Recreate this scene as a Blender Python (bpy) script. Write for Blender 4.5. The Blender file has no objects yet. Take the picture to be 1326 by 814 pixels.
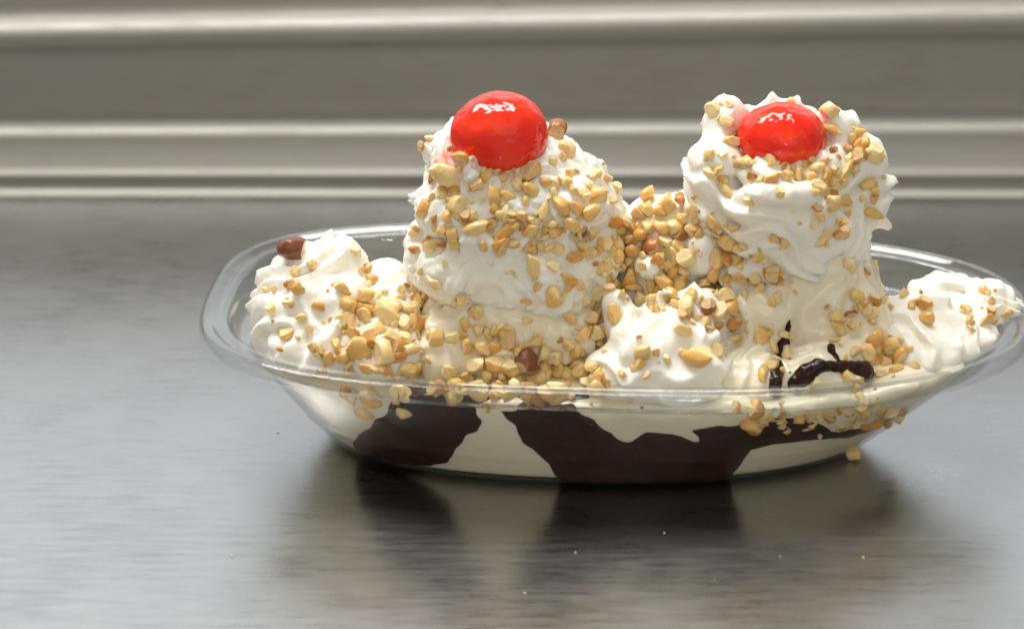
import bpy, bmesh, math, random
import numpy as np
from mathutils import Vector, Matrix, Euler
from mathutils.bvhtree import BVHTree

random.seed(7)
CM = 0.01
scene = bpy.context.scene
COL = scene.collection

# ------------------------------------------------------------------ camera
PITCH, DIST, FPX, TZ = 0.4136, 47.5, 2339.0, 3.64       # radians, cm, pixels of a 1326 wide frame, cm
cam_pos = np.array([0.0, -DIST * math.cos(PITCH), TZ + DIST * math.sin(PITCH)])
cam_d = bpy.data.cameras.new('camera')
cam = bpy.data.objects.new('camera', cam_d)
COL.objects.link(cam)
cam.location = Vector(cam_pos * CM)
cam.rotation_euler = (math.pi / 2 - PITCH, 0, 0)
cam_d.sensor_width = 36
cam_d.lens = FPX / 1326 * 36
cam_d.shift_x = -(783 - 663) / 1326
cam_d.clip_start = 0.01
cam_d.clip_end = 50
cam_d.dof.use_dof = True
cam_d.dof.focus_distance = (DIST - 1.2) * CM
cam_d.dof.aperture_fstop = 11
scene.camera = cam

# ------------------------------------------------------------------ world and lamps (indoor, no sun)
world = bpy.data.worlds.new('World')
scene.world = world
world.use_nodes = True
bg = world.node_tree.nodes['Background']
bg.inputs[0].default_value = (1.0, 0.95, 0.86, 1)
bg.inputs[1].default_value = 0.38

def area(name, loc, target, sx, sy, power, col):
    l = bpy.data.lights.new(name, 'AREA')
    l.shape = 'RECTANGLE'; l.size = sx; l.size_y = sy; l.energy = power; l.color = col
    o = bpy.data.objects.new(name, l)
    COL.objects.link(o)
    o.location = loc
    o.rotation_euler = (Vector(target) - Vector(loc)).to_track_quat('-Z', 'Y').to_euler()
    return o
area('window_lamp', (-0.15, 1.20, 0.66), (0, 0, 0.05), 2.4, 0.8, 5.2, (0.80, 0.89, 1.0))
area('skylight_lamp', (-0.52, 0.34, 1.15), (0, 0, 0.05), 0.46, 0.5, 12.0, (1.0, 0.98, 0.95))
area('skylight_lamp', (0.02, 0.34, 1.20), (0, 0, 0.05), 0.46, 0.5, 10.0, (1.0, 0.98, 0.95))
area('front_fill', (0.30, -1.3, 1.0), (0, 0, 0.06), 2.2, 1.4, 4, (1.0, 0.95, 0.86))  # added soft fill from the front, brightens the near side of the cream
area('camera_flash', (0.03, cam.location.y, cam.location.z + .04), (0, 0, 0.06), 0.03, 0.02, 0.13, (1.0, 0.97, 0.92))

scene.view_settings.view_transform = 'Standard'
scene.view_settings.look = 'None'
scene.view_settings.exposure = 0.0
scene.view_settings.gamma = 1.0
scene.cycles.max_bounces = 14
scene.cycles.transparent_max_bounces = 24
scene.cycles.use_denoising = True
scene.render.film_transparent = False

# ------------------------------------------------------------------ helpers
def ray(px, py):
    """direction of the sight line through a layout point of the 1326x814 picture"""
    r = np.array([1, 0, 0]); u = np.array([0, math.sin(PITCH), math.cos(PITCH)])
    w = np.array([0, math.cos(PITCH), -math.sin(PITCH)])
    d = r * (px - 783) / FPX + u * (407 - py) / FPX + w
    return d / np.linalg.norm(d)

def at(px, py, Y):
    """layout point at depth Y (cm)"""
    d = ray(px, py)
    return cam_pos + d * ((Y - cam_pos[1]) / d[1])

def tag(o, label=None, cat=None, group=None, kind=None):
    if label: o['label'] = label
    if cat: o['category'] = cat
    if group: o['group'] = group
    if kind: o['kind'] = kind
    return o

def link_mesh(name, me, mat=None, parent=None):
    o = bpy.data.objects.new(name, me)
    COL.objects.link(o)
    if mat: me.materials.append(mat)
    if parent: o.parent = parent
    return o

def mesh_np(name, verts, quads, smooth=True):
    me = bpy.data.meshes.new(name)
    verts = np.asarray(verts, np.float32); quads = np.asarray(quads, np.int32)
    k = quads.shape[1]
    me.vertices.add(len(verts)); me.vertices.foreach_set('co', verts.ravel())
    me.loops.add(quads.size); me.loops.foreach_set('vertex_index', quads.ravel())
    me.polygons.add(len(quads))
    me.polygons.foreach_set('loop_start', np.arange(0, quads.size, k, dtype=np.int32))
    me.polygons.foreach_set('use_smooth', np.full(len(quads), smooth))
    me.update(calc_edges=True); me.validate()
    return me

# gradient noise -----------------------------------------------------
_rng = np.random.default_rng(3)
_perm = np.concatenate([_rng.permutation(256)] * 3)
_grad = _rng.normal(size=(256, 3)); _grad /= np.linalg.norm(_grad, axis=1)[:, None]
def perlin(p):
    i = np.floor(p).astype(np.int64); f = p - i; i &= 255
    u = f * f * f * (f * (f * 6 - 15) + 10)
    out = 0.0
    for dx in (0, 1):
        wx = u[:, 0] if dx else 1 - u[:, 0]
        for dy in (0, 1):
            wy = u[:, 1] if dy else 1 - u[:, 1]
            for dz in (0, 1):
                wz = u[:, 2] if dz else 1 - u[:, 2]
                h = _perm[_perm[_perm[i[:, 0] + dx] + i[:, 1] + dy] + i[:, 2] + dz]
                g = _grad[h]
                out = out + wx * wy * wz * (g[:, 0] * (f[:, 0] - dx) + g[:, 1] * (f[:, 1] - dy) + g[:, 2] * (f[:, 2] - dz))
    return out * 1.6

def rotm(deg):
    return np.array(Euler([math.radians(a) for a in deg]).to_matrix())

def ell(P, c, r, rot=None):
    q = P - np.asarray(c, float)
    if rot is not None: q = q @ rotm(rot)
    r = np.asarray(r, float)
    k0 = np.linalg.norm(q / r, axis=1); k1 = np.linalg.norm(q / (r * r), axis=1)
    return k0 * (k0 - 1) / np.maximum(k1, 1e-9)

def tube(P, pts, rad, flat=None):
    """chain of tapered capsules; rad per point"""
    d = np.full(len(P), 1e9)
    pts = [np.asarray(p, float) for p in pts]
    for a, b, ra, rb in zip(pts[:-1], pts[1:], rad[:-1], rad[1:]):
        ab = b - a; h = np.clip(((P - a) @ ab) / (ab @ ab), 0, 1)
        d = np.minimum(d, np.linalg.norm(P - a - h[:, None] * ab, axis=1) - (ra + (rb - ra) * h))
    return d

def smin(a, b, k):
    h = np.clip(0.5 + 0.5 * (b - a) / k, 0, 1)
    return b + (a - b) * h - k * h * (1 - h)

def smax(a, b, k): return -smin(-a, -b, k)

def surface(fn, lo, hi, res, detail=None, band=0.9, clip=None):
    """naive surface nets of fn (cm) on a box; detail(P) is evaluated near the surface only"""
    lo = np.asarray(lo, float); hi = np.asarray(hi, float)
    n = np.ceil((hi - lo) / res).astype(int) + 1
    ax = [lo[k] + res * np.arange(n[k]) for k in range(3)]
    G = np.stack(np.meshgrid(*ax, indexing='ij'), -1).reshape(-1, 3)
    D = fn(G)
    if detail is not None:
        m = np.abs(D) < band
        D[m] = D[m] - detail(G[m])
    if clip is not None: D = np.maximum(D, clip(G))
    D = D.reshape(n)
    D[0] = np.maximum(D[0], .01); D[-1] = np.maximum(D[-1], .01)
    D[:, 0] = np.maximum(D[:, 0], .01); D[:, -1] = np.maximum(D[:, -1], .01)
    D[:, :, 0] = np.maximum(D[:, :, 0], .01); D[:, :, -1] = np.maximum(D[:, :, -1], .01)
    S = D < 0
    c = np.zeros(n - 1, int)
    for dx in (0, 1):
        for dy in (0, 1):
            for dz in (0, 1):
                c += S[dx:n[0] - 1 + dx, dy:n[1] - 1 + dy, dz:n[2] - 1 + dz]
    act = (c > 0) & (c < 8)
    idx = -np.ones(n - 1, np.int64); cells = np.argwhere(act); idx[act] = np.arange(len(cells))
    acc = np.zeros((len(cells), 3)); cnt = np.zeros(len(cells))
    cx, cy, cz = cells.T
    corners = [(a, b, d) for a in (0, 1) for b in (0, 1) for d in (0, 1)]
    for a in corners:
        for k in range(3):
            if a[k]: continue
            b = list(a); b[k] = 1
            da = D[cx + a[0], cy + a[1], cz + a[2]]; db = D[cx + b[0], cy + b[1], cz + b[2]]
            m = (da < 0) != (db < 0)
            tt = np.where(m, da / np.where(m, da - db, 1), 0)
            pt = np.tile(np.array(a, float), (len(cells), 1)); pt[:, k] += tt
            acc[m] += pt[m]; cnt[m] += 1
    V = lo + res * (cells + acc / cnt[:, None])
    Q = []
    for k in range(3):
        o1, o2 = (k + 1) % 3, (k + 2) % 3
        sl0 = [slice(None)] * 3; sl1 = [slice(None)] * 3
        sl0[k] = slice(0, n[k] - 1); sl1[k] = slice(1, n[k])
        A = S[tuple(sl0)]; B = S[tuple(sl1)]
        for flip, M in ((0, A & ~B), (1, ~A & B)):
            e = np.argwhere(M)
            e = e[(e[:, o1] > 0) & (e[:, o2] > 0) & (e[:, o1] < n[o1] - 1) & (e[:, o2] < n[o2] - 1)]
            if not len(e): continue
            q = []
            for (d1, d2) in ((1, 1), (0, 1), (0, 0), (1, 0)):
                f = e.copy(); f[:, o1] -= d1; f[:, o2] -= d2
                q.append(idx[f[:, 0], f[:, 1], f[:, 2]])
            q = np.stack(q, 1)
            Q.append(q[:, ::-1] if flip else q)
    Q = np.concatenate(Q)
    return V, Q

def relax(V, Q, it=2, lam=0.5):
    e = np.concatenate([Q[:, [0, 1]], Q[:, [1, 2]], Q[:, [2, 3]], Q[:, [3, 0]]])
    for _ in range(it):
        s = np.zeros_like(V); c = np.zeros(len(V))
        for a, b in ((0, 1), (1, 0)):
            for k in range(3): s[:, k] += np.bincount(e[:, a], V[e[:, b], k], len(V))
            c += np.bincount(e[:, a], minlength=len(V))
        V = V + lam * (s / np.maximum(c, 1)[:, None] - V)
    return V

bvh_parts = []
def in_dish(P): return hull_d(P, .12) - 12 * np.clip(P[:, 2] - 3.8, 0, 1)
def solid(name, fn, lo, hi, res, mat, detail=None, hit=True, it=2, band=0.9):
    V, Q = surface(fn, lo, hi, res, detail, band, in_dish if name in ('whipped_cream', 'ice_cream_scoop') else None)
    V = relax(V, Q, it)
    org = np.array([(V[:, 0].min() + V[:, 0].max()) / 2, (V[:, 1].min() + V[:, 1].max()) / 2, V[:, 2].min()])
    me = mesh_np(name, (V - org) * CM, Q)
    o = link_mesh(name, me, mat)
    o.location = Vector(org * CM)
    if hit: bvh_parts.append((V, Q))
    return o

# ------------------------------------------------------------------ materials
def mat_new(name):
    m = bpy.data.materials.new(name); m.use_nodes = True
    nt = m.node_tree
    return m, nt, nt.nodes['Principled BSDF']
def N(nt, t, **kw):
    n = nt.nodes.new(t)
    for k, v in kw.items(): setattr(n, k, v)
    return n
def noise(nt, scale, detail=4, rough=0.5, vec=None, dist=0.0):
    n = N(nt, 'ShaderNodeTexNoise')
    n.inputs['Scale'].default_value = scale; n.inputs['Detail'].default_value = detail
    n.inputs['Roughness'].default_value = rough; n.inputs['Distortion'].default_value = dist
    if vec: nt.links.new(vec, n.inputs['Vector'])
    return n
def ramp(nt, src, stops):
    r = N(nt, 'ShaderNodeValToRGB')
    while len(r.color_ramp.elements) < len(stops): r.color_ramp.elements.new(0.5)
    for e, (p, c) in zip(r.color_ramp.elements, stops):
        e.position = p; e.color = (*c, 1) if len(c) == 3 else c
    nt.links.new(src, r.inputs[0])
    return r
def bump(nt, src, strength, dist, prev=None):
    b = N(nt, 'ShaderNodeBump')
    b.inputs['Strength'].default_value = strength; b.inputs['Distance'].default_value = dist
    nt.links.new(src, b.inputs['Height'])
    if prev: nt.links.new(prev.outputs[0], b.inputs['Normal'])
    return b

def creamy(name, c0, c1, sss, rad, rough, fine, spots=False, spec=0.4):
    m, nt, b = mat_new(name)
    tc = N(nt, 'ShaderNodeTexCoord')
    n1 = noise(nt, 45, 4, .55, tc.outputs['Object'])
    r = ramp(nt, n1.outputs[0], [(.3, c0), (.7, c1)])
    out = r.outputs[0]
    if spots:
        v = N(nt, 'ShaderNodeTexVoronoi'); v.inputs['Scale'].default_value = 210
        nt.links.new(tc.outputs['Object'], v.inputs['Vector'])
        sp = ramp(nt, v.outputs['Distance'], [(.07, (0, 0, 0)), (.12, (1, 1, 1))])
        sel = noise(nt, 120, 1, .5, tc.outputs['Object'])
        sr = ramp(nt, sel.outputs[0], [(.60, (1, 1, 1)), (.64, (0, 0, 0))])
        mx = N(nt, 'ShaderNodeMath', operation='MAXIMUM')
        nt.links.new(sp.outputs[0], mx.inputs[0]); nt.links.new(sr.outputs[0], mx.inputs[1])
        mix = N(nt, 'ShaderNodeMix', data_type='RGBA')
        nt.links.new(mx.outputs[0], mix.inputs[0])
        mix.inputs[6].default_value = (.10, .05, .02, 1)
        nt.links.new(out, mix.inputs[7]); out = mix.outputs[2]
    nt.links.new(out, b.inputs['Base Color'])
    b.inputs['Subsurface Weight'].default_value = sss
    b.inputs['Subsurface Radius'].default_value = (1.0, .75, .5)
    b.inputs['Subsurface Scale'].default_value = rad
    b.inputs['Roughness'].default_value = rough
    b.inputs['Specular IOR Level'].default_value = spec
    n2 = noise(nt, 260, 5, .6, tc.outputs['Object'])
    n3 = noise(nt, 900, 3, .6, tc.outputs['Object'])
    b1 = bump(nt, n2.outputs[0], fine, .0012)
    b2 = bump(nt, n3.outputs[0], fine * .7, .0004, b1)
    nt.links.new(b2.outputs[0], b.inputs['Normal'])
    return m
M = {}
M['cream'] = creamy('whipped_cream', (.90, .87, .77), (.93, .91, .83), .42, .0035, .36, .26)
M['ice'] = creamy('vanilla_ice_cream', (.87, .79, .59), (.91, .84, .67), .40, .003, .17, .30, spots=True, spec=.6)

def chocolate():
    m, nt, b = mat_new('chocolate_sauce')
    tc = N(nt, 'ShaderNodeTexCoord')
    n = noise(nt, 90, 4, .6, tc.outputs['Object'])
    r = ramp(nt, n.outputs[0], [(.3, (.017, .0045, .0025)), (.62, (.034, .009, .0045)), (.8, (.075, .021, .009))])
    nt.links.new(r.outputs[0], b.inputs['Base Color'])
    b.inputs['Roughness'].default_value = .24
    b.inputs['Specular IOR Level'].default_value = .28
    bb = bump(nt, n.outputs[0], .25, .001)
    nt.links.new(bb.outputs[0], b.inputs['Normal'])
    return m
M['choc'] = chocolate()

def nut_material(name, cut):
    m, nt, b = mat_new(name)
    oi = N(nt, 'ShaderNodeObjectInfo'); tc = N(nt, 'ShaderNodeTexCoord')
    n = noise(nt, 170, 3, .55, tc.outputs['Object'])
    col = oi.outputs['Color']
    if cut:
        pm = N(nt, 'ShaderNodeMix', data_type='RGBA'); pm.inputs[0].default_value = .60
        pm.inputs[7].default_value = (.90, .75, .44, 1)
        nt.links.new(col, pm.inputs[6]); col = pm.outputs[2]
    rr = ramp(nt, n.outputs[0], [(.25, (.78, .62, .42)), (.45, (.97, .95, .92)), (.72, (1.08, 1.10, 1.10))])
    mu = N(nt, 'ShaderNodeMix', data_type='RGBA', blend_type='MULTIPLY')
    mu.inputs[0].default_value = .8 if cut else 1
    nt.links.new(col, mu.inputs[6]); nt.links.new(rr.outputs[0], mu.inputs[7])
    nt.links.new(mu.outputs[2], b.inputs['Base Color'])
    b.inputs['Roughness'].default_value = .40 if cut else .27
    b.inputs['Subsurface Weight'].default_value = .45
    b.inputs['Subsurface Radius'].default_value = (1, .6, .2)
    b.inputs['Subsurface Scale'].default_value = .0016
    n2 = noise(nt, 420, 4, .6, tc.outputs['Object'])
    bb = bump(nt, n2.outputs[0], .6 if cut else .3, .0006)
    nt.links.new(bb.outputs[0], b.inputs['Normal'])
    return m
M['nut'] = nut_material('roasted_peanut', False)
M['nut_cut'] = nut_material('peanut_cut_face', True)

def cherry_mat():
    m, nt, b = mat_new('glazed_cherry')
    tc = N(nt, 'ShaderNodeTexCoord')
    n = noise(nt, 120, 3, .5, tc.outputs['Object'])
    r = ramp(nt, n.outputs[0], [(.28, (.76, .010, .003)), (.5, (.91, .028, .006)), (.75, (.97, .060, .012))])
    nt.links.new(r.outputs[0], b.inputs['Base Color'])
    b.inputs['Roughness'].default_value = .07
    b.inputs['Subsurface Weight'].default_value = .6
    b.inputs['Subsurface Radius'].default_value = (1, .12, .06)
    b.inputs['Subsurface Scale'].default_value = .006
    b.inputs['Specular IOR Level'].default_value = .55
    n2 = noise(nt, 190, 2, .5, tc.outputs['Object'])
    bb = bump(nt, n2.outputs[0], .45, .0016)
    nt.links.new(bb.outputs[0], b.inputs['Normal'])
    return m
M['cherry'] = cherry_mat()

def plastic(name, f0, f1, rough):
    m = bpy.data.materials.new(name); m.use_nodes = True
    nt = m.node_tree; nt.nodes.clear()
    out = N(nt, 'ShaderNodeOutputMaterial')
    lw = N(nt, 'ShaderNodeLayerWeight'); lw.inputs[0].default_value = .5
    pw = N(nt, 'ShaderNodeMath', operation='POWER'); pw.inputs[1].default_value = 4.0
    nt.links.new(lw.outputs['Facing'], pw.inputs[0])
    ma = N(nt, 'ShaderNodeMath', operation='MULTIPLY_ADD'); ma.inputs[1].default_value = f1; ma.inputs[2].default_value = f0
    nt.links.new(pw.outputs[0], ma.inputs[0])
    tr = N(nt, 'ShaderNodeBsdfTransparent'); tr.inputs[0].default_value = (.97, .975, .97, 1)
    gl = N(nt, 'ShaderNodeBsdfGlossy'); gl.inputs['Roughness'].default_value = rough
    tc = N(nt, 'ShaderNodeTexCoord')
    n = noise(nt, 60, 3, .5, tc.outputs['Object'])
    bb = bump(nt, n.outputs[0], .15, .001)
    nt.links.new(bb.outputs[0], gl.inputs['Normal'])
    mx = N(nt, 'ShaderNodeMixShader')
    nt.links.new(ma.outputs[0], mx.inputs[0]); nt.links.new(tr.outputs[0], mx.inputs[1]); nt.links.new(gl.outputs[0], mx.inputs[2])
    nt.links.new(mx.outputs[0], out.inputs[0])
    return m
M['plastic'] = plastic('clear_plastic', .012, .55, .03)
M['rim'] = plastic('clear_plastic_rim', .04, .70, .03)

def steel(name, base, rough, brush=(60, 500, 500)):
    m, nt, b = mat_new(name)
    tc = N(nt, 'ShaderNodeTexCoord')
    mp = N(nt, 'ShaderNodeMapping'); mp.inputs['Scale'].default_value = brush
    nt.links.new(tc.outputs['Object'], mp.inputs['Vector'])
    n = noise(nt, 1.0, 4, .65, mp.outputs[0])
    big = noise(nt, 22, 6, .68, tc.outputs['Object'])
    fine = noise(nt, 520, 4, .7, tc.outputs['Object'])
    mm = N(nt, 'ShaderNodeMath', operation='MULTIPLY_ADD'); mm.inputs[1].default_value = .9
    nt.links.new(big.outputs[0], mm.inputs[0]); nt.links.new(n.outputs[0], mm.inputs[2])
    r = ramp(nt, mm.outputs[0], [(.60, [c * .90 for c in base]), (1.25, [min(1, c * 1.08) for c in base])])
    # fine scratches in several directions
    col = r.outputs[0]; hs = None
    for k, (ang, sc, th) in enumerate([(4, 900, .68), (86, 1100, .70), (-28, 1000, .715), (47, 900, .72)]):
        m2 = N(nt, 'ShaderNodeMapping'); m2.inputs['Rotation'].default_value = (0, 0, math.radians(ang)); m2.inputs['Scale'].default_value = (16, sc, 16)
        m2.inputs['Location'].default_value = (k * 3.1, k * 1.7, 0)
        nt.links.new(tc.outputs['Object'], m2.inputs['Vector'])
        nn = noise(nt, 1.0, 2, .5, m2.outputs[0])
        rr = ramp(nt, nn.outputs[0], [(th - .03, (0, 0, 0)), (th + .02, (1, 1, 1))])
        if hs is None: hs = rr.outputs[0]
        else:
            mx = N(nt, 'ShaderNodeMath', operation='MAXIMUM')
            nt.links.new(hs, mx.inputs[0]); nt.links.new(rr.outputs[0], mx.inputs[1]); hs = mx.outputs[0]
    mix = N(nt, 'ShaderNodeMix', data_type='RGBA'); mix.inputs[7].default_value = (*[min(1, c * 1.35) for c in base], 1)
    sc_ = N(nt, 'ShaderNodeMath', operation='MULTIPLY'); sc_.inputs[1].default_value = .22
    nt.links.new(hs, sc_.inputs[0]); nt.links.new(sc_.outputs[0], mix.inputs[0])
    nt.links.new(col, mix.inputs[6]); nt.links.new(mix.outputs[2], b.inputs['Base Color'])
    rg = N(nt, 'ShaderNodeMapRange'); rg.inputs['From Min'].default_value = .6; rg.inputs['From Max'].default_value = 1.3
    rg.inputs['To Min'].default_value = rough * .82; rg.inputs['To Max'].default_value = rough * 1.2
    nt.links.new(mm.outputs[0], rg.inputs[0]); nt.links.new(rg.outputs[0], b.inputs['Roughness'])
    b.inputs['Metallic'].default_value = 1
    b1 = bump(nt, n.outputs[0], .012, .0003)
    b2 = bump(nt, fine.outputs[0], .09, .0003, b1)
    b3 = bump(nt, hs, .05, .0002, b2)
    nt.links.new(b3.outputs[0], b.inputs['Normal'])
    return m
M['counter'] = steel('brushed_counter_steel', (.41, .408, .402), .29)
M['wall'] = steel('brushed_backsplash_steel', (.39, .382, .352), .70)

# ------------------------------------------------------------------ setting: counter and folded backsplash
def extrude_profile(name, prof, x0, x1, mat, n=24):
    xs = np.linspace(x0, x1, n); prof = np.array(prof, float)
    V = []; Q = []
    for x in xs:
        k = 1 + 0.0028 * (x - 10)
        for (y, z) in prof: V.append((x, y - 0.004 * x, z * k))
    m = len(prof)
    for i in range(n - 1):
        for j in range(m - 1):
            Q.append((i * m + j, (i + 1) * m + j, (i + 1) * m + j + 1, i * m + j + 1))
    me = mesh_np(name, np.array(V) * CM, Q)
    return link_mesh(name, me, mat)

def arc(cy, cz, r, a0, a1, n=7):
    return [(cy + r * math.cos(math.radians(a)), cz + r * math.sin(math.radians(a))) for a in np.linspace(a0, a1, n)]

gv = []; gq = []
gx = np.linspace(-60, 60, 13); gy = np.linspace(-42, 19.9, 9)
for x in gx:
    for y in gy: gv.append((x, y, 0))
for i in range(12):
    for j in range(8): gq.append((i * 9 + j, (i + 1) * 9 + j, (i + 1) * 9 + j + 1, i * 9 + j + 1))
counter = link_mesh('steel_counter', mesh_np('steel_counter', np.array(gv) * CM, gq), M['counter'])
tag(counter, kind='structure')
prof = ([(19.0, 0.004), (19.4, .02), (19.62, .08), (19.74, .2), (19.78, .36), (19.70, .46), (19.66, .56), (19.70, .66), (19.82, .74)]
        + [(19.95, .95), (20.12, 1.4), (20.30, 1.85)]
        + arc(20.75, 1.85, .45, 165, 90, 8) + [(21.2, 2.31), (21.6, 2.33)]
        + [(21.80, 2.40), (21.90, 2.62), (21.95, 3.2), (21.98, 4.7)]
        + [(21.96, 5.0), (21.86, 5.16), (21.72, 5.28)] + arc(22.05, 5.75, .55, 220, 95, 10)
        + [(22.5, 6.32), (22.7, 6.42), (22.78, 6.8), (22.8, 8.2), (23.0, 8.5), (24.0, 8.52), (24.05, 0.0)])
wall = extrude_profile('steel_backsplash', prof, -60, 60, M['wall'])
tag(wall, kind='structure')

# ------------------------------------------------------------------ the boat: shape as a family of level curves
YAW = -0.0747; BX, BY = -0.207, 0.05
cyw, syw = math.cos(YAW), math.sin(YAW)
def skew(x, y):
    # the thin dish is slightly out of true at both ends
    return y * (.096 * np.clip(-x / 10, 0, 1) ** 2 - .087 * np.clip(x / 10, 0, 1) ** 2)
def to_world(x, y):
    x = x - skew(x, y)
    return BX + cyw * x - syw * y, BY + syw * x + cyw * y
def to_local(X, Y):
    x, y = X - BX, Y - BY
    x, y = cyw * x + syw * y, -syw * x + cyw * y
    x1 = x + skew(x, y)
    return x + skew(x1, y), y
RIM = dict(a=11.28, k=.92, b=5.64, nr=2.47, nl=3.11)
BAS = dict(a=6.92, k=1.03, b=2.81, nr=1.8, nl=2.5)
WALL_TOP = 3.05; RIM_IN = 1.30
def level(s, inset=0.0):
    """level curve of the hull wall, s 0 at the foot and 1 under the rim ledge"""
    bulge = .05 * np.sin(np.pi * np.clip(s, 0, 1))
    ar = BAS['a'] + (RIM['a'] - RIM_IN - BAS['a']) * s + bulge - inset
    al = BAS['a'] * BAS['k'] + (RIM['a'] * RIM['k'] - RIM_IN - BAS['a'] * BAS['k']) * s + bulge - inset
    b = BAS['b'] + (RIM['b'] - RIM_IN - BAS['b']) * s + bulge - inset
    nr = BAS['nr'] + (RIM['nr'] - BAS['nr']) * s; nl = BAS['nl'] + (RIM['nl'] - BAS['nl']) * s
    return ar, al, b, nr, nl
def sup(t, ar, al, b, nr, nl):
    c, s = np.cos(t), np.sin(t)
    a = np.where(c < 0, al, ar); n = np.where(c < 0, nl, nr)
    return a * np.sign(c) * np.abs(c) ** (2 / n), b * np.sign(s) * np.abs(s) ** (2 / n)
def hull_d(P, inset=0.0):
    """approximate signed distance to the inside of the hull wall (cm)"""
    x, y = to_local(P[:, 0], P[:, 1])
    s = np.clip(P[:, 2] / WALL_TOP, -.05, 1.35)
    ar, al, b, nr, nl = level(s, inset)
    a = np.where(x < 0, al, ar); n = np.where(x < 0, nl, nr)
    F = (np.abs(x / a) ** n + np.abs(y / b) ** n) ** (1 / n)
    g = np.sqrt((x / a ** 2) ** 2 + (y / b ** 2) ** 2) / np.maximum(np.sqrt((x / a) ** 2 + (y / b) ** 2), 1e-6)
    return (F - 1) / np.maximum(g, .09) * .75
def hull_hit(px, py):
    d = ray(px, py); T = np.arange(34, 52, .02)
    P = cam_pos + T[:, None] * d
    g = hull_d(P); ok = np.where((g < 0) & (P[:, 2] < 3.6))[0]
    if len(ok) and P[ok[0], 2] >= 0: return P[ok[0]]
    return cam_pos + d * (-cam_pos[2] / d[2])

NT = 200
td = np.linspace(0, 2 * np.pi, 4001)
xx, yy = sup(td, RIM['a'], RIM['a'] * RIM['k'], RIM['b'], RIM['nr'], RIM['nl'])
al_ = np.concatenate([[0], np.cumsum(np.hypot(np.diff(xx), np.diff(yy)))])
TT = np.interp(np.linspace(0, al_[-1], NT + 1)[:-1], al_, td)

def loops_mesh(name, loops, mat, parent, thick, cap=False, closed=False):
    V = []; Q = []
    for (x, y, z) in loops:
        X, Y = to_world(x, y)
        V += list(zip(X, Y, np.broadcast_to(z, X.shape)))
    m = len(loops)
    for j in range(m - 1):
        for i in range(NT):
            k = (i + 1) % NT
            Q.append((j * NT + i, j * NT + k, (j + 1) * NT + k, (j + 1) * NT + i))
    me = mesh_np(name, np.array(V) * CM, Q)
    if cap:
        bm = bmesh.new(); bm.from_mesh(me); bm.verts.ensure_lookup_table()
        f = bm.faces.new([bm.verts[i] for i in range(NT)][::-1]); f.smooth = True
        bm.to_mesh(me); bm.free()
    o = link_mesh(name, me, mat, parent)
    md = o.modifiers.new('thickness', 'SOLIDIFY'); md.thickness = thick * CM; md.offset = 1
    return o

boat = bpy.data.objects.new('dessert_boat', None); COL.objects.link(boat)
tag(boat, 'clear plastic boat-shaped dish holding the whole sundae on the steel counter', 'dish')
def rim_loop(d, z):
    return (*sup(TT, RIM['a'] - d, RIM['a'] * RIM['k'] - d, RIM['b'] - d, RIM['nr'], RIM['nl']), z)
hl = []
for s, ins, z in [(0, .9, .16), (0, .45, .15), (0, .32, .05), (0, .16, .06), (0, .03, .14)]:
    hl.append((*sup(TT, *level(s, ins)), z))
for s in np.linspace(.06, 1, 26):
    ridge = .035 * math.exp(-((s - .36) / .018) ** 2)
    hl.append((*sup(TT, *level(s, -ridge)), s * WALL_TOP))
loops_mesh('hull', hl, M['plastic'], boat, .035, cap=True)
rl = [rim_loop(d, z) for d, z in [(1.30, 3.055), (1.22, 3.10), (1.02, 3.13), (.95, 3.18), (.90, 3.30), (.84, 3.60),
      (.80, 3.80), (.74, 3.92), (.64, 3.985), (.50, 3.97), (.44, 3.93), (.38, 3.94), (.28, 4.03), (.16, 4.06), (.06, 4.02), (0, 3.93), (-.02, 3.82), (-.01, 3.66), (.03, 3.60)]]
loops_mesh('rim', rl, M['rim'], boat, .05)

# ------------------------------------------------------------------ what fills the hull
def warp(P, f, a, off=0.0):
    return np.stack([perlin(P * f + (11.3 + off, 0, 0)), perlin(P * f + (0, 27.1 + off, 0)), perlin(P * f + (0, 0, 43.7 + off))], 1) * a

def fill_fn(P):
    x, y = to_local(P[:, 0], P[:, 1])
    top = 2.85 + .55 * np.cos(np.clip(y / 4.4, -1, 1) * math.pi / 2) + .10 * np.sin(x * 1.3) * np.cos(y * 1.7 + x)
    d = smax(hull_d(P, .10), (P[:, 2] - top) * .9, .25)
    return smax(d, .20 - P[:, 2], .1)
ice_fill = solid('ice_cream', fill_fn, (-10.6, -5.6, 0), (11.2, 4.9, 4.4), .11, M['ice'],
                 detail=lambda P: .10 * perlin(P * 1.1) * np.clip(P[:, 2] - 2.2, 0, 1) + .05 * perlin(P * 3) * np.clip(P[:, 2] - 2.2, 0, 1))
tag(ice_fill, 'vanilla ice cream filling the bottom of the clear plastic boat', 'ice cream')

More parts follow.
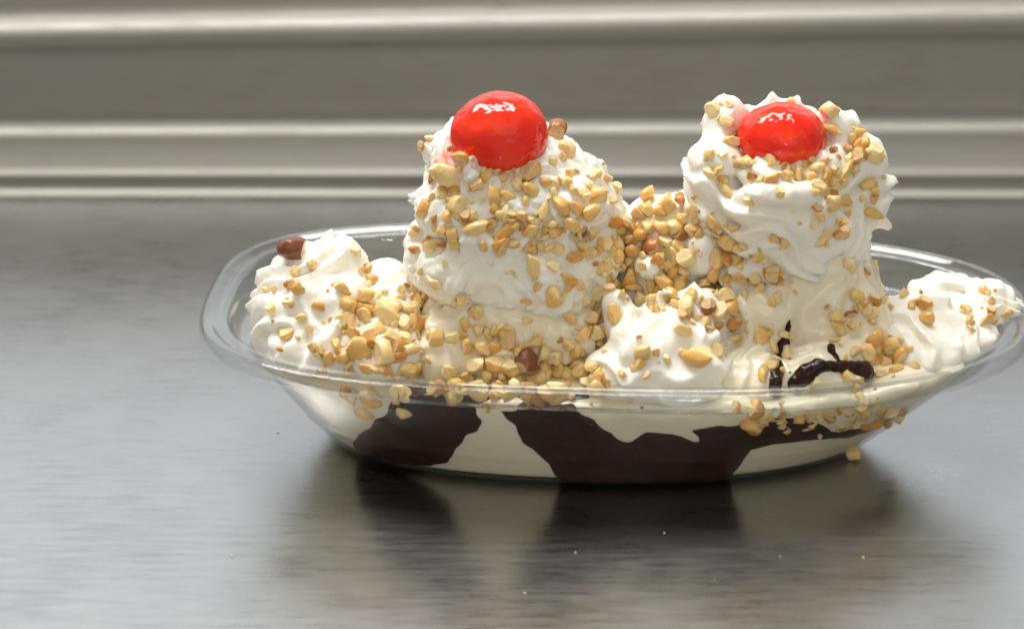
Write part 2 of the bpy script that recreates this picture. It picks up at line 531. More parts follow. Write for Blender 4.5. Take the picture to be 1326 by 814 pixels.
def poly_sd(px, pz, poly):
    """signed distance to a polygon in the x z plane"""
    poly = np.asarray(poly, float); d = np.full(len(px), 1e9); ins = np.zeros(len(px), bool)
    for a, b in zip(poly, np.roll(poly, -1, 0)):
        e = b - a; w = np.stack([px - a[0], pz - a[1]], 1)
        h = np.clip((w @ e) / (e @ e), 0, 1)
        d = np.minimum(d, np.linalg.norm(w - h[:, None] * e, axis=1))
        c = (a[1] > pz) != (b[1] > pz)
        xi = a[0] + (pz - a[1]) / np.where(abs(e[1]) < 1e-9, 1e-9, e[1]) * e[0]
        ins ^= c & (px < xi)
    return np.where(ins, -d, d)
blobA = [(452, 575), (462, 560), (480, 548), (500, 528), (522, 514), (560, 513), (600, 524), (618, 530), (626, 548), (618, 560), (600, 578), (582, 600), (560, 608), (520, 605), (480, 597), (458, 588)]
blobB = [(642, 533), (690, 527), (740, 530), (770, 545), (790, 558), (815, 572), (832, 560), (870, 562), (905, 572), (890, 556), (930, 552), (990, 543), (1030, 539), (1060, 549), (1085, 558), (1120, 553), (1160, 540), (1190, 532),
         (1150, 552), (1100, 570), (1060, 572), (1010, 578), (975, 585), (965, 600), (940, 640), (738, 645), (705, 602), (690, 587), (672, 575), (665, 555)]
for nm, pl, lb in (('chocolate_sauce', blobA, 'rounded dark chocolate sauce blob against the plastic hull wall, cream all around it'),
                   ('chocolate_sauce', blobB, 'wide dark chocolate sauce pool reaching down to the foot of the plastic hull')):
    W3 = np.array([hull_hit(*p) for p in pl])
    xz = W3[:, [0, 2]].copy()
    if pl is blobB: xz[[24, 25], 1] = -.3
    lo = (xz[:, 0].min() - .3, -5.4, .0); hi = (xz[:, 0].max() + .3, -.3 if pl is blobB else -1, max(3.1, xz[:, 1].max() + .2))
    def fn(P, xz=xz):
        g = hull_d(P)
        sd = poly_sd(P[:, 0] + .10 * perlin(P * 1.9) + .02 * perlin(P * 6.1), P[:, 2] + .10 * perlin(P * 2.3 + 9.7) + .02 * perlin(P * 5.3 + 2.2), xz)
        rec = .04 + .02 * perlin(P * 2.6 + 4.4) + .03 * np.clip(1 + sd / .15, 0, 1)
        d = smax(np.maximum(g + rec, -(g + .55)), sd, .12)
        return np.maximum(d, .10 - P[:, 2])
    o = solid(nm, fn, lo, hi, .07, M['choc'], hit=False)
    tag(o, lb, 'chocolate sauce', 'chocolate sauce under the ice cream')

pud = []
for px, py in [(575, 510), (620, 516), (665, 520), (710, 523), (755, 525), (790, 530)]:
    w = hull_hit(px, py + 6); d_ = ray(px, py + 6)
    for _ in range(60):
        if hull_d(w[None])[0] < -.40: break
        w = w + d_ * .04
    pud.append(w + (0, 0, .12))
pud = np.array(pud)
o = solid('chocolate_sauce', lambda P: np.maximum(tube(P * (1, 1, 1.3), pud * (1, 1, 1.3), [.2, .38, .42, .42, .36, .15]), hull_d(P) + .04), pud.min(0) - .6, pud.max(0) + .6, .06, M['choc'],
          detail=lambda P: .08 * perlin(P * 1.8))
tag(o, 'thin chocolate sauce puddle just inside the near rim under the peanut heap', 'chocolate sauce', 'chocolate sauce under the ice cream')

# ------------------------------------------------------------------ scoops
def saw(t, w=.34):
    """folds that rise slowly and drop off at a lip"""
    u = t - np.floor(t)
    return np.where(u < 1 - w, u / (1 - w), .5 + .5 * np.cos((u - 1 + w) / w * math.pi))
def scoop_detail(a=.10):
    def f(P):
        q = P + warp(P, .8, .5)
        run = saw(2.2 * perlin(q * (.6, .6, .35) + 5.) + .3 * P[:, 0], .4) - .5          # slow melted folds
        return a * perlin(q * .9) + a * .5 * np.abs(perlin(q * 2.2)) + .13 * run + .05 * saw(1.5 * perlin(q * .9 + 3.) + 1.1 * P[:, 2], .5) + .02 * perlin(P * 5) + .012 * perlin(P * 11)
    return f
def C(px, py, Y): return at(px, py, Y)
cL = C(668, 420, 0.0)
def scoopL(P):
    d = ell(P, cL + (0, 0, -.3), (2.62, 2.6, 2.5))
    d = smin(d, ell(P, C(640, 455, -.9), (1.9, 1.9, 1.5)), .5)
    d = smin(d, ell(P, C(575, 465, -1.6), (.75, 1.2, 1.3)), .25)
    d = smin(d, ell(P, C(665, 410, -1.5), (1.5, 1.0, .65), (0, 14, 0)), .15)
    return smin(d, ell(P, C(735, 425, -1.1), (1.0, 1.5, 1.0)), .2)
o = solid('ice_cream_scoop', scoopL, cL - (3.6, 3.6, 3.4), cL + (3.6, 3.4, 3.2), .075, M['ice'], scoop_detail())
tag(o, 'smooth vanilla ice cream scoop under the cream cap with the more exposed cherry', 'ice cream', 'scoops of vanilla ice cream')
cR = C(1035, 425, 0.0)
def scoopR(P):
    d = ell(P, cR + (-.05, 0, .1), (2.15, 2.3, 3.2))
    d = smin(d, ell(P, C(985, 450, -1.1), (1.25, 1.5, 1.7)), .35)
    d = smin(d, ell(P, C(1095, 440, -.7), (1.2, 1.4, 1.9)), .35)
    d = smin(d, ell(P, C(970, 485, -2.2), (1.2, 1.5, 1.0), (0, 15, 0)), .25)
    d = smin(d, ell(P, C(1055, 485, -2.1), (1.5, 1.6, 1.2), (0, -12, 0)), .22)
    d = smin(d, ell(P, C(1060, 395, -1.0), (.8, 1.0, 1.7), (0, 12, 0)), .15)
    return smin(d, ell(P, C(995, 385, -1.1), (1.3, 1.3, .75), (0, -28, 0)), .18)
o = solid('ice_cream_scoop', scoopR, cR - (3.6, 4.6, 3.6), cR + (3.4, 3.2, 3.8), .075, M['ice'], scoop_detail())
tag(o, 'vanilla ice cream scoop with chocolate drips, under the cream cap with the sunken cherry', 'ice cream', 'scoops of vanilla ice cream')
cM = C(860, 370, .9)
def scoopM(P):
    d = ell(P, cM + (0, 0, -.6), (1.9, 2.2, 2.7))
    d = smin(d, ell(P, C(850, 310, .6), (1.15, 1.3, 1.15)), .4)
    d = smin(d, ell(P, C(915, 328, -.7), (.55, .6, .65), (0, 20, 0)), .2)
    d = smin(d, ell(P, C(842, 345, -.9), (.4, .5, .35), (0, -20, 0)), .2)
    return smin(d, ell(P, C(905, 315, .5), (1.1, 1.3, 1.5)), .4)
def cream_detail(big=.22, small=.05, seed=0., f=1.0, fold=0.0, crest=0.0):
    def fn(P):
        q = P + warp(P, .7 * f, .7, seed)
        q2 = P + warp(P, 1.6 * f, .35, seed + 5)
        d = big * (1.6 * np.abs(perlin(q * .85 * f + seed)) - .45) + big * .45 * (1.5 * np.abs(perlin(q2 * 1.9 * f + seed)) - .4) + small * perlin(q2 * 4.5 * f) + small * .6 * perlin(P * 9 + seed)
        if fold: d = d + fold * (saw(2.6 * perlin(q * (.42, .42, .55) * f + seed * 1.7) + .55 * P[:, 2]) - .5)
        if crest: d = d + crest * np.clip(1 - 1.9 * np.abs(perlin(q * .8 * f + seed + 31.)), 0, 1) ** 5
        return d
    return fn
o = solid('ice_cream_scoop', scoopM, cM - (3.2, 3.2, 4.0), cM + (3.2, 3.2, 3.4), .09, M['cream'], cream_detail(.12, .04, 2.))
tag(o, 'mound between the two cherry-topped scoops, thickly covered in chopped peanuts', 'ice cream', 'scoops of vanilla ice cream')

# ------------------------------------------------------------------ whipped cream
def blobs(items):
    def fn(P):
        d = None
        for it in items:
            if it[0] == 'e':
                _, c, r, rot, k = it; e = ell(P, c, r, rot)
            else:
                _, pts, rad, k = it; e = tube(P, pts, rad)
            d = e if d is None else smin(d, e, k)
        return smax(d, hull_d(P, .22) - 12 * np.clip(P[:, 2] - 3.8, 0, 1), .12)
    return fn
E_ = lambda px, py, Y, r, rot=None, k=.3: ('e', C(px, py, Y), r, rot, k)
T_ = lambda pts, rad, k=.2: ('t', [C(*p) for p in pts], rad, k)

capL = [E_(668, 325, .1, (2.72, 2.55, 1.75)),
        E_(668, 255, .2, (2.45, 2.2, 1.4), None, .5),
        E_(650, 205, .3, (1.75, 1.7, 1.0), None, .5),
        E_(585, 200, .1, (.45, .7, .85), (0, 12, 0), .25), E_(733, 212, .0, (.5, .6, .5), None, .25),
        E_(735, 258, -.5, (1.1, 1.3, .8), None, .3), E_(590, 270, -.6, (1.0, 1.2, .7), None, .3),
        E_(785, 290, .3, (.55, .9, .9), None, .3), E_(600, 345, -.9, (1.3, 1.3, .75), None, .3),
        E_(700, 350, -1.0, (1.2, 1.3, .9), (0, 15, 0), .3), E_(725, 385, -1.3, (.7, .9, .5), (0, -20, 0), .25),
        E_(645, 300, -1.1, (1.2, 1.1, .7), None, .3), E_(765, 345, -.6, (.7, 1, .9), None, .25),
        E_(550, 330, .0, (.5, .8, .8), None, .3), E_(607, 216, -1.35, (.30, .3, .34), None, .2),
        T_([(578, 190, .4), (583, 165, .5), (588, 152, .5)], [.3, .2, .05]),
        T_([(560, 200, .3), (553, 190, .3), (551, 183, .3)], [.3, .15, .05]),
        T_([(742, 215, .1), (748, 205, .1), (747, 197, .1)], [.25, .14, .05]),
        T_([(550, 255, -.2), (539, 256, -.2), (534, 258, -.2)], [.3, .15, .05])]
o = solid('whipped_cream', blobs(capL), C(668, 290, 0) - (3.7, 3.6, 4.0), C(668, 290, 0) + (3.7, 3.4, 4.2), .065, M['cream'], cream_detail(.15, .05, 1.0, 1.15, .10, .07))
def stain(o, pts, col):
    m = o.data.materials[0].copy(); m.name = 'whipped_cream_syrup_stained'; o.data.materials[0] = m
    nt = m.node_tree; b = nt.nodes['Principled BSDF']; src = b.inputs['Base Color'].links[0].from_socket
    tc = N(nt, 'ShaderNodeTexCoord'); nz = noise(nt, 160, 3, .6, tc.outputs['Object'])
    for p, r in pts:
        vm = N(nt, 'ShaderNodeVectorMath', operation='DISTANCE'); vm.inputs[1].default_value = Vector(p * CM) - o.location
        nt.links.new(tc.outputs['Object'], vm.inputs[0])
        ad = N(nt, 'ShaderNodeMath', operation='MULTIPLY_ADD'); ad.inputs[1].default_value = r * CM * 1.2
        nt.links.new(nz.outputs[0], ad.inputs[0]); nt.links.new(vm.outputs['Value'], ad.inputs[2])
        mr = N(nt, 'ShaderNodeMapRange'); mr.inputs['From Min'].default_value = r * CM * .9; mr.inputs['From Max'].default_value = r * CM * 1.7
        mr.inputs['To Min'].default_value = .95; mr.inputs['To Max'].default_value = 0
        nt.links.new(ad.outputs[0], mr.inputs[0])
        mx = N(nt, 'ShaderNodeMix', data_type='RGBA'); mx.inputs[7].default_value = (*col, 1)
        nt.links.new(mr.outputs[0], mx.inputs[0]); nt.links.new(src, mx.inputs[6]); src = mx.outputs[2]
    nt.links.new(src, b.inputs['Base Color'])
stain(o, [(C(577, 208, -.8), .55), (C(598, 212, -1.2), .45), (C(650, 222, -1.2), .3)], (.90, .27, .19))
tag(o, 'craggy whipped cream cap studded with peanuts under the more exposed cherry', 'whipped cream', 'whipped cream on the sundae')

capR = [E_(1018, 285, .2, (2.12, 2.2, 1.45)),
        E_(1028, 222, .4, (1.85, 1.8, 1.25), None, .4),
        # swooping front wave
        E_(1010, 282, -1.5, (1.15, .8, .85), (0, 18, 0), .22), E_(985, 305, -1.4, (.75, .7, .75), (0, 30, 0), .2),
        T_([(955, 265, -1.5), (1000, 248, -1.9), (1045, 256, -1.8), (1080, 290, -1.3)], [.3, .42, .4, .25], .2),
        E_(1055, 305, -1.2, (.6, .6, .7), (0, -25, 0), .2), E_(1020, 335, -1.1, (1.1, .8, .45), None, .25),
        # upright blade on the side
        E_(908, 232, -.6, (.36, .75, .95), (0, -8, 10), .15), E_(930, 205, -.4, (.62, .8, .50), (0, 20, 0), .2),
        E_(938, 262, -.6, (.8, .9, .8), None, .25),
        # crown round the cherry
        E_(938, 165, .5, (.55, .6, .75), (0, 12, 0), .2), E_(1085, 170, .4, (.50, .6, .70), (0, -8, 0), .2),
        E_(1010, 162, 1.3, (1.2, .6, .72), None, .3), E_(985, 222, -1.1, (.6, .45, .3), (0, -10, 0), .2), E_(1050, 224, -1.1, (.55, .45, .3), (0, 10, 0), .2), E_(1115, 215, .1, (.7, .8, .7), None, .25),
        E_(1120, 255, .2, (.62, .9, .95), (0, -8, 0), .22), E_(1078, 312, -.2, (.85, 1.1, .75), None, .3),
        E_(1102, 325, .3, (.4, .9, .55), None, .2), E_(960, 345, -.9, (.6, .8, .7), (0, 10, 0), .2), E_(1040, 350, -1.2, (.5, .6, .6), None, .2), E_(985, 365, -1.3, (.35, .5, .45), None, .2),
        T_([(968, 160, .8), (963, 138, .8), (960, 120, .8)], [.28, .16, .05]),
        T_([(1005, 145, 1.2), (1008, 132, 1.2), (1010, 124, 1.2)], [.3, .15, .05]),
        T_([(1140, 240, .2), (1152, 232, .2), (1157, 228, .2)], [.25, .12, .04], .12),
        T_([(1140, 285, .2), (1150, 290, .2), (1155, 286, .2)], [.25, .12, .04], .12),
        T_([(1100, 330, 0), (1125, 335, 0), (1138, 322, 0)], [.35, .2, .06], .15)]
o = solid('whipped_cream', blobs(capR), C(1030, 240, 0) - (3.6, 3.5, 3.4), C(1030, 240, 0) + (3.6, 3.4, 3.6), .065, M['cream'], cream_detail(.08, .025, 9.3, .85, .20, .06))
tag(o, 'swooping whipped cream cap with folded waves around the sunken cherry', 'whipped cream', 'whipped cream on the sundae')

frontD = [E_(855, 478, -2.6, (1.75, 1.5, 1.0)),
          E_(810, 480, -3.0, (.95, .9, .75), (0, 20, 0), .25),
          E_(838, 455, -3.1, (.85, .7, .55), (0, -15, 0), .2), E_(835, 495, -3.5, (.85, .6, .5), (0, 10, 0), .2),
          T_([(795, 470, -3.0), (810, 440, -2.8), (835, 425, -2.6), (870, 420, -2.5)], [.3, .42, .42, .4], .2),
          T_([(845, 450, -2.9), (880, 430, -2.8), (910, 445, -2.9), (928, 475, -3.1), (925, 495, -3.2)], [.3, .4, .38, .28, .15], .18),
          E_(885, 480, -3.3, (.95, .7, .6), (0, -15, 0), .2), E_(905, 500, -3.3, (.7, .6, .4), None, .2),
          T_([(920, 470, -2.6), (938, 460, -2.4), (945, 440, -2.2)], [.4, .35, .2], .15),
          T_([(850, 425, -2.2), (846, 398, -2.0), (853, 380, -1.9), (868, 378, -2.0)], [.42, .28, .18, .08], .2),
          T_([(805, 420, -2.2), (798, 398, -2.0), (790, 382, -1.8)], [.5, .35, .1], .2),
          E_(910, 410, -1.9, (.8, .7, .8), None, .25)]
o = solid('whipped_cream', blobs(frontD), C(858, 450, -2.6) - (3.0, 2.4, 2.4), C(858, 450, -2.6) + (3.0, 2.4, 2.6), .055, M['cream'], cream_detail(.05, .012, 7.0, 1.0, .20, .05))
tag(o, 'whipped cream dollop with curled folds between the scoops at the near rim', 'whipped cream', 'whipped cream on the sundae')

leftD = [E_(415, 405, -.3, (1.65, 1.9, 1.45)), E_(392, 365, .1, (1.15, 1.2, .85), (0, -15, 0), .4),
         E_(435, 345, .2, (.75, .8, .75), (0, 20, 0), .25), E_(375, 440, -1.2, (.9, .9, .7), None, .3),
         E_(395, 455, -1.9, (1.0, .8, .55), (0, 15, 0), .25), E_(350, 395, -.4, (.45, .8, .5), None, .25),
         T_([(420, 350, .3), (428, 322, .4), (432, 306, .4)], [.45, .25, .06]),
         T_([(405, 345, .5), (418, 318, .6), (422, 304, .6)], [.3, .2, .06]),
         T_([(352, 400, -.5), (340, 402, -.5), (330, 397, -.5)], [.3, .16, .05]),
         T_([(365, 470, -1.9), (390, 452, -2.3), (412, 462, -2.3)], [.3, .25, .12], .15),
         T_([(400, 425, -1.5), (430, 400, -1.4), (462, 385, -1.2)], [.35, .4, .35], .2),
         E_(445, 440, -1.5, (1.1, 1.1, .9), None, .3)]
o = solid('whipped_cream', blobs(leftD), C(410, 400, -.5) - (3.0, 3.2, 2.6), C(410, 400, -.5) + (3.2, 3.0, 2.9), .06, M['cream'], cream_detail(.08, .025, 11.0, 1.0, .22, .07))
tag(o, 'large torn whipped cream dollop carrying the dark-skinned nut beside the dish end', 'whipped cream', 'whipped cream on the sundae')
smallD = [E_(500, 372, .3, (.78, .8, .72)), E_(482, 385, .2, (.7, .7, .6), None, .25), E_(515, 390, .0, (.55, .7, .6), None, .2), E_(490, 420, -.6, (1.2, 1.4, 1.0), None, .35), E_(500, 450, -1.8, (1.1, 1.3, .8), None, .35)]
o = solid('whipped_cream', blobs(smallD), C(500, 400, -.4) - (2.2, 2.9, 2.2), C(500, 400, -.4) + (2.2, 2.3, 2.2), .06, M['cream'], cream_detail(.10, .05, 14.0, 1.5))
tag(o, 'small bright round whipped cream puff behind the loose heap of peanuts', 'whipped cream', 'whipped cream on the sundae')
rightD = [E_(1215, 430, -.2, (1.7, 1.9, 1.0)), E_(1215, 385, .3, (.75, .9, .55), (0, 10, 0), .3), E_(1275, 405, .0, (.95, 1.1, .75), (0, -12, 0), .3),
          E_(1165, 430, -.6, (1.0, 1.3, .75), None, .35), E_(1190, 455, -1.4, (1.2, 1.1, .6), None, .3), E_(1260, 445, -.9, (1.1, 1.2, .7), None, .3),
          T_([(1150, 405, -.4), (1185, 400, -.5), (1225, 398, -.5), (1255, 425, -.7)], [.25, .35, .38, .2], .15),
          T_([(1205, 385, .3), (1185, 372, .4), (1180, 366, .4)], [.35, .25, .1], .2),
          T_([(1225, 380, .4), (1245, 362, .5), (1252, 357, .5)], [.4, .22, .08], .2),
          T_([(1280, 420, -.2), (1300, 400, -.1), (1305, 385, 0)], [.4, .3, .12], .2)]
o = solid('whipped_cream', blobs(rightD), C(1220, 420, -.2) - (3.2, 3.0, 2.2), C(1220, 420, -.2) + (3.2, 2.8, 2.4), .06, M['cream'], cream_detail(.07, .02, 17.0, .95, .22, .06))
tag(o, 'broad soft whipped cream dollop at the boat end beside the chocolate-dripped scoop', 'whipped cream', 'whipped cream on the sundae')

# ------------------------------------------------------------------ placing helper: surfaces collected so far
def build_bvh():
    vs = []; fs = []; k = 0
    for V, Q in bvh_parts:
        vs.append(V); fs.append(Q + k); k += len(V)
    V = np.concatenate(vs); Q = np.concatenate(fs)
    return BVHTree.FromPolygons(V.tolist(), Q.tolist())
bvh = build_bvh()
def hit(px, py):
    p, n, i, d = bvh.ray_cast(Vector(cam_pos), Vector(ray(px, py)))
    return (p, n) if p else (None, None)

# chocolate strings on the scoop
def string_on(pts, rad, label):
    P = []
    for (px, py) in pts:
        p, n = hit(px, py)
        if p: P.append(np.array(p) + np.array(n) * -.04)
    P = np.array(P)
    def fn(Q): return tube(Q, P, rad[:len(P)])
    o = solid('chocolate_drip', fn, P.min(0) - .4, P.max(0) + .4, .035, M['choc'], detail=lambda Q: .05 * perlin(Q * 4.) + .03 * perlin(Q * 9.), hit=False, band=.2)
    tag(o, label, 'chocolate sauce', 'chocolate drips on the ice cream')
string_on([(1024, 412), (1020, 428), (1014, 445), (1010, 460), (1007, 475), (1005, 490), (1004, 503)], [.05, .10, .16, .12, .17, .19, .19], 'long dark chocolate trickle running down the vanilla scoop to the near rim')
string_on([(1030, 497), (1045, 483), (1062, 474), (1085, 474), (1105, 476), (1120, 482)], [.22, .24, .2, .15, .2, .28], 'curved dark chocolate ribbon along the foot of the scoop')
string_on([(1077, 448), (1078, 458), (1086, 468), (1092, 474)], [.10, .09, .08, .1], 'tiny hooked chocolate wisp above the curved ribbon')

# ------------------------------------------------------------------ cherries
def cherry(px, py, Y, r, dents, label, seed, zf=.86):
    c = C(px, py, Y)
    def fn(P):
        d = ell(P, c, (r * 1.0, r * .98, r * zf))
        for (dc, dr, k) in dents: d = smax(d, -ell(P, c + np.array(dc), dr), k)
        return d
    o = solid('cherry', fn, c - r * 1.25, c + r * 1.25, .045, M['cherry'], lambda P: .035 * perlin(P * 1.4 + seed) + .02 * perlin(P * 3.2 + seed), hit=False, it=4)
    tag(o, label, 'cherry', 'cherries on top')
cherry(647, 174, -.35, 1.235, [((-.70, -1.05, -1.05), (.45, .5, .45), .15), ((.1, .2, 1.28), (.28, .3, .28), .2)], 'larger glossy red cherry standing proud on the craggy cream cap, notched below', 3.)
cherry(1012, 178, -.25, 1.13, [((.0, -.75, -1.15), (.35, .6, .35), .25)], 'glossy red cherry sunk into the swooping cream cap, ringed by peanuts', 8., .76)

# ------------------------------------------------------------------ chopped peanuts
def nut_mesh(i, cuts=None):
    rnd = random.Random(100 + i)
    bm = bmesh.new()
    bmesh.ops.create_icosphere(bm, subdivisions=2, radius=.5)
    sx, sy, sz = 1.0, rnd.uniform(.62, .85), rnd.uniform(.50, .75)
    for v in bm.verts:
        v.co = Vector((v.co.x * sx, v.co.y * sy, v.co.z * sz))
        f = 1 + .10 * math.sin(v.co.x * 7 + i) + .08 * math.sin(v.co.y * 9 + 2 * i)
        v.co *= f
    cuts = cuts or [4, 6, 5, 7, 5, 6][i % 6]
    for c in range(cuts):
        no = Vector((rnd.gauss(0, 1), rnd.gauss(0, 1), rnd.gauss(0, .7))).normalized()
        g = bm.verts[:] + bm.edges[:] + bm.faces[:]
        sup_ = max(v.co.dot(no) for v in bm.verts)
        r = bmesh.ops.bisect_plane(bm, geom=g, plane_co=no * sup_ * rnd.uniform(.38, .70), plane_no=no, clear_outer=True)
        ed = [e for e in r['geom_cut'] if isinstance(e, bmesh.types.BMEdge)]
        bmesh.ops.remove_doubles(bm, verts=bm.verts[:], dist=.012)
        be = [e for e in bm.edges if e.is_boundary]
        if be:
            for f in bmesh.ops.holes_fill(bm, edges=be, sides=0)['faces']: f.material_index = 1
    sharp = [e for e in bm.edges if len(e.link_faces) == 2 and e.calc_face_angle(0) > .6]
    bmesh.ops.bevel(bm, geom=sharp, offset=.014, segments=1, affect='EDGES', profile=.5)
    bmesh.ops.triangulate(bm, faces=[f for f in bm.faces if len(f.verts) > 4])
    for f in bm.faces: f.smooth = f.material_index == 0
    me = bpy.data.meshes.new('peanut_piece')
    ext = max(v.co.x for v in bm.verts) - min(v.co.x for v in bm.verts)
    cen = sum((v.co for v in bm.verts), Vector()) / len(bm.verts)
    for v in bm.verts: v.co = (v.co - cen) / ext * CM
    bmesh.ops.recalc_face_normals(bm, faces=bm.faces[:])
    bm.to_mesh(me); bm.free()
    me.materials.append(M['nut']); me.materials.append(M['nut_cut'])
    return me
NUTS = [nut_mesh(i) for i in range(22)]
SKINNED = [nut_mesh(40 + i, 2) for i in range(4)]
TONES = [(0.87, .70, .36), (.83, .57, .21), (.71, .38, .085), (.48, .20, .04), (.24, .08, .025), (.12, .035, .025)]   # pale .. dark skin
def tone_col(t):
    t = max(0, min(4.999, t)); i = int(t); f = t - i
    return [TONES[i][k] * (1 - f) + TONES[min(i + 1, 5)][k] * f for k in range(3)]

PXCM = FPX / DIST
rn = random.Random(5)
def nut(px, py, size, tone=None, sink=.18, lift=0, name='peanut_piece', pool=None, slim=True):
    p, n = hit(px, py)
    if p is None: return None
    o = bpy.data.objects.new(name, rn.choice(pool or (SKINNED if (tone or 0) > 2.9 else NUTS))); COL.objects.link(o)
    s = size / PXCM * .97
    q = Vector(n).to_track_quat('Z', 'Y').to_matrix().to_4x4()
    sl = 1.0 if size < 30 or not slim else .66
    o.matrix_world = (Matrix.Translation((p + n * (s * (.28 - sink) * sl + lift)) * CM) @ q @ Matrix.Rotation(rn.uniform(0, 6.28), 4, 'Z')
                      @ Euler((rn.gauss(0, .45), rn.gauss(0, .45), 0)).to_matrix().to_4x4() @ Matrix.Diagonal((s, s * sl * rn.uniform(.85, 1.1), s * sl * rn.uniform(.9, 1.15), 1)))
    if tone is None: tone = max(0, min(3.4, rn.gauss(1.35, .75)))
    o.color = (*tone_col(tone), 1)
    return o

CL = {}
CL['capL'] = [(583, 224, 50, 1), (629, 228, 24, 1.5), (617, 240, 24, 2), (653, 230, 18, 1.5), (574, 255, 18, 0), (591, 265, 36, 1), (580, 279, 20, 1.6), (551, 271, 26, 2.4),
    (563, 284, 14, 1), (600, 279, 22, 1.8), (612, 278, 18, .3), (638, 252, 28, 1), (658, 255, 22, .7), (656, 278, 24, 1), (675, 278, 16, 1.7), (585, 302, 26, .6), (620, 295, 38, 1.2), (655, 300, 32, 1.4),
    (637, 290, 18, 3.2), (557, 180, 13, 1), (595, 146, 17, 1), (596, 205, 26, 2), (562, 232, 16, 2), (688, 248, 34, .6), (680, 261, 18, 1), (703, 274, 28, .7), (693, 288, 18, .8), (727, 266, 28, 1.9),
    (746, 271, 26, 1.4), (766, 275, 26, .9), (733, 235, 20, 1.2), (735, 194, 24, .8), (685, 223, 28, 2), (773, 225, 17, .7), (774, 255, 28, 1.3), (754, 251, 14, 2.2), (793, 286, 26, 2.6), (780, 315, 26, 1.2), (798, 316, 24, .4),
    (763, 328, 22, .3), (744, 330, 20, 1.6), (720, 321, 20, 1), (752, 300, 18, 4.6), (685, 300, 22, 1.6), (682, 319, 17, 1.5), (690, 347, 40, 1.6), (735, 362, 26, 2.4), (751, 370, 18, .8), (697, 373, 18, 2), (719, 383, 28, .8),
    (776, 379, 24, .9), (709, 296, 14, 1.8), (741, 290, 22, 1.2), (785, 342, 20, .8), (788, 360, 14, 2), (797, 243, 16, .8), (784, 233, 15, 1), (559, 316, 26, .5), (538, 324, 17, 2), (591, 314, 24, 1.4), (649, 318, 26, 2.6), (562, 365, 30, .5),
    (597, 388, 30, .6), (618, 402, 20, 1), (571, 300, 18, .8), (540, 298, 14, 1), (668, 238, 20, .9), (706, 236, 18, 1.4), (718, 250, 16, .6), (640, 270, 18, 1.4), (667, 294, 18, .9), (720, 300, 22, 1.6), (765, 300, 18, 1),
    (700, 318, 18, .8), (800, 335, 20, 1.5), (805, 300, 18, 1.6), (776, 350, 18, .8), (626, 318, 16, .8)]
CL['scoopL'] = [(564, 437, 26, 1.8), (601, 420, 20, 1.5), (586, 436, 22, .8), (618, 428, 18, 1), (654, 428, 26, .8), (640, 426, 16, 2), (635, 437, 16, 1)]
CL['front'] = [(604, 450, 26, 1.6), (626, 452, 26, .5), (613, 471, 40, .5), (580, 478, 24, 1.3), (605, 486, 15, .4), (656, 447, 26, 2.3), (656, 472, 24, .7), (703, 459, 24, .5), (721, 461, 24, .8), (690, 443, 30, 1.3),
    (735, 447, 24, 1.2), (752, 433, 24, .9), (769, 432, 28, 1), (772, 443, 16, 1.2), (797, 410, 32, 1.4), (749, 467, 32, 2), (732, 475, 28, .9), (707, 478, 22, .6), (692, 487, 26, .7), (711, 491, 20, .1), (735, 488, 26, .6), (752, 489, 28, .9),
    (769, 480, 20, .8), (779, 489, 24, .9), (764, 502, 28, .3), (737, 407, 18, 2.2), (763, 412, 16, .8), (665, 490, 20, .4), (717, 508, 16, .2), (645, 505, 18, .2), (662, 489, 18, .3), (640, 468, 22, 1), (633, 486, 20, .6), (672, 455, 20, 1.6), (668, 478, 20, 1.8),
    (590, 490, 14, .6), (648, 488, 16, .8), (720, 474, 20, 1.6), (680, 450, 18, .8), (745, 452, 18, 1.5), (622, 470, 18, 1.5), (640, 452, 18, 1.2)]
CL['mound'] = [(811, 291, 36, 1), (844, 257, 24, 1), (830, 279, 28, 2.4), (837, 276, 20, 1.5), (869, 242, 28, .9), (864, 267, 28, 1.5), (883, 265, 20, 2.8), (854, 276, 18, 1), (832, 308, 24, 3), (846, 321, 28, 2.6), (824, 327, 24, 1.6), (882, 303, 26, 3), (871, 299, 24, 1.6),
    (883, 284, 20, .8), (900, 273, 22, 1), (924, 286, 20, 2), (931, 302, 20, 1), (870, 328, 28, 1.2), (894, 334, 24, .3), (873, 348, 28, 1.5), (854, 357, 26, 1.2), (883, 360, 20, 2.4), (817, 360, 26, 1.2), (824, 372, 30, 2), (805, 372, 20, 1),
    (828, 388, 28, .5), (843, 402, 14, 3), (876, 372, 26, .9), (873, 386, 18, .8), (891, 397, 30, 1), (881, 414, 32, 3), (898, 382, 22, 1.4), (928, 332, 26, 2), (942, 338, 18, 1.3), (929, 354, 28, 1.7), (930, 372, 24, 1), (943, 318, 18, 1.4), (918, 397, 22, 3),
    (927, 402, 24, .8), (943, 402, 24, 1.5), (947, 416, 20, 1.7), (817, 340, 20, 1.8), (806, 345, 16, 1), (903, 284, 16, 1), (896, 301, 18, 1.6), (857, 300, 22, 1.4), (850, 338, 22, 1.7), (862, 312, 20, 1), (840, 295, 20, 1.3), (820, 310, 18, 1),
    (846, 372, 22, 1.5), (860, 385, 18, 1), (910, 372, 20, 1.4), (878, 318, 18, 1.6), (860, 342, 18, .9), (935, 385, 20, 1.2), (888, 348, 18, 1), (905, 300, 16, 1.3), (845, 388, 18, 1.3), (915, 418, 20, 1.2)]
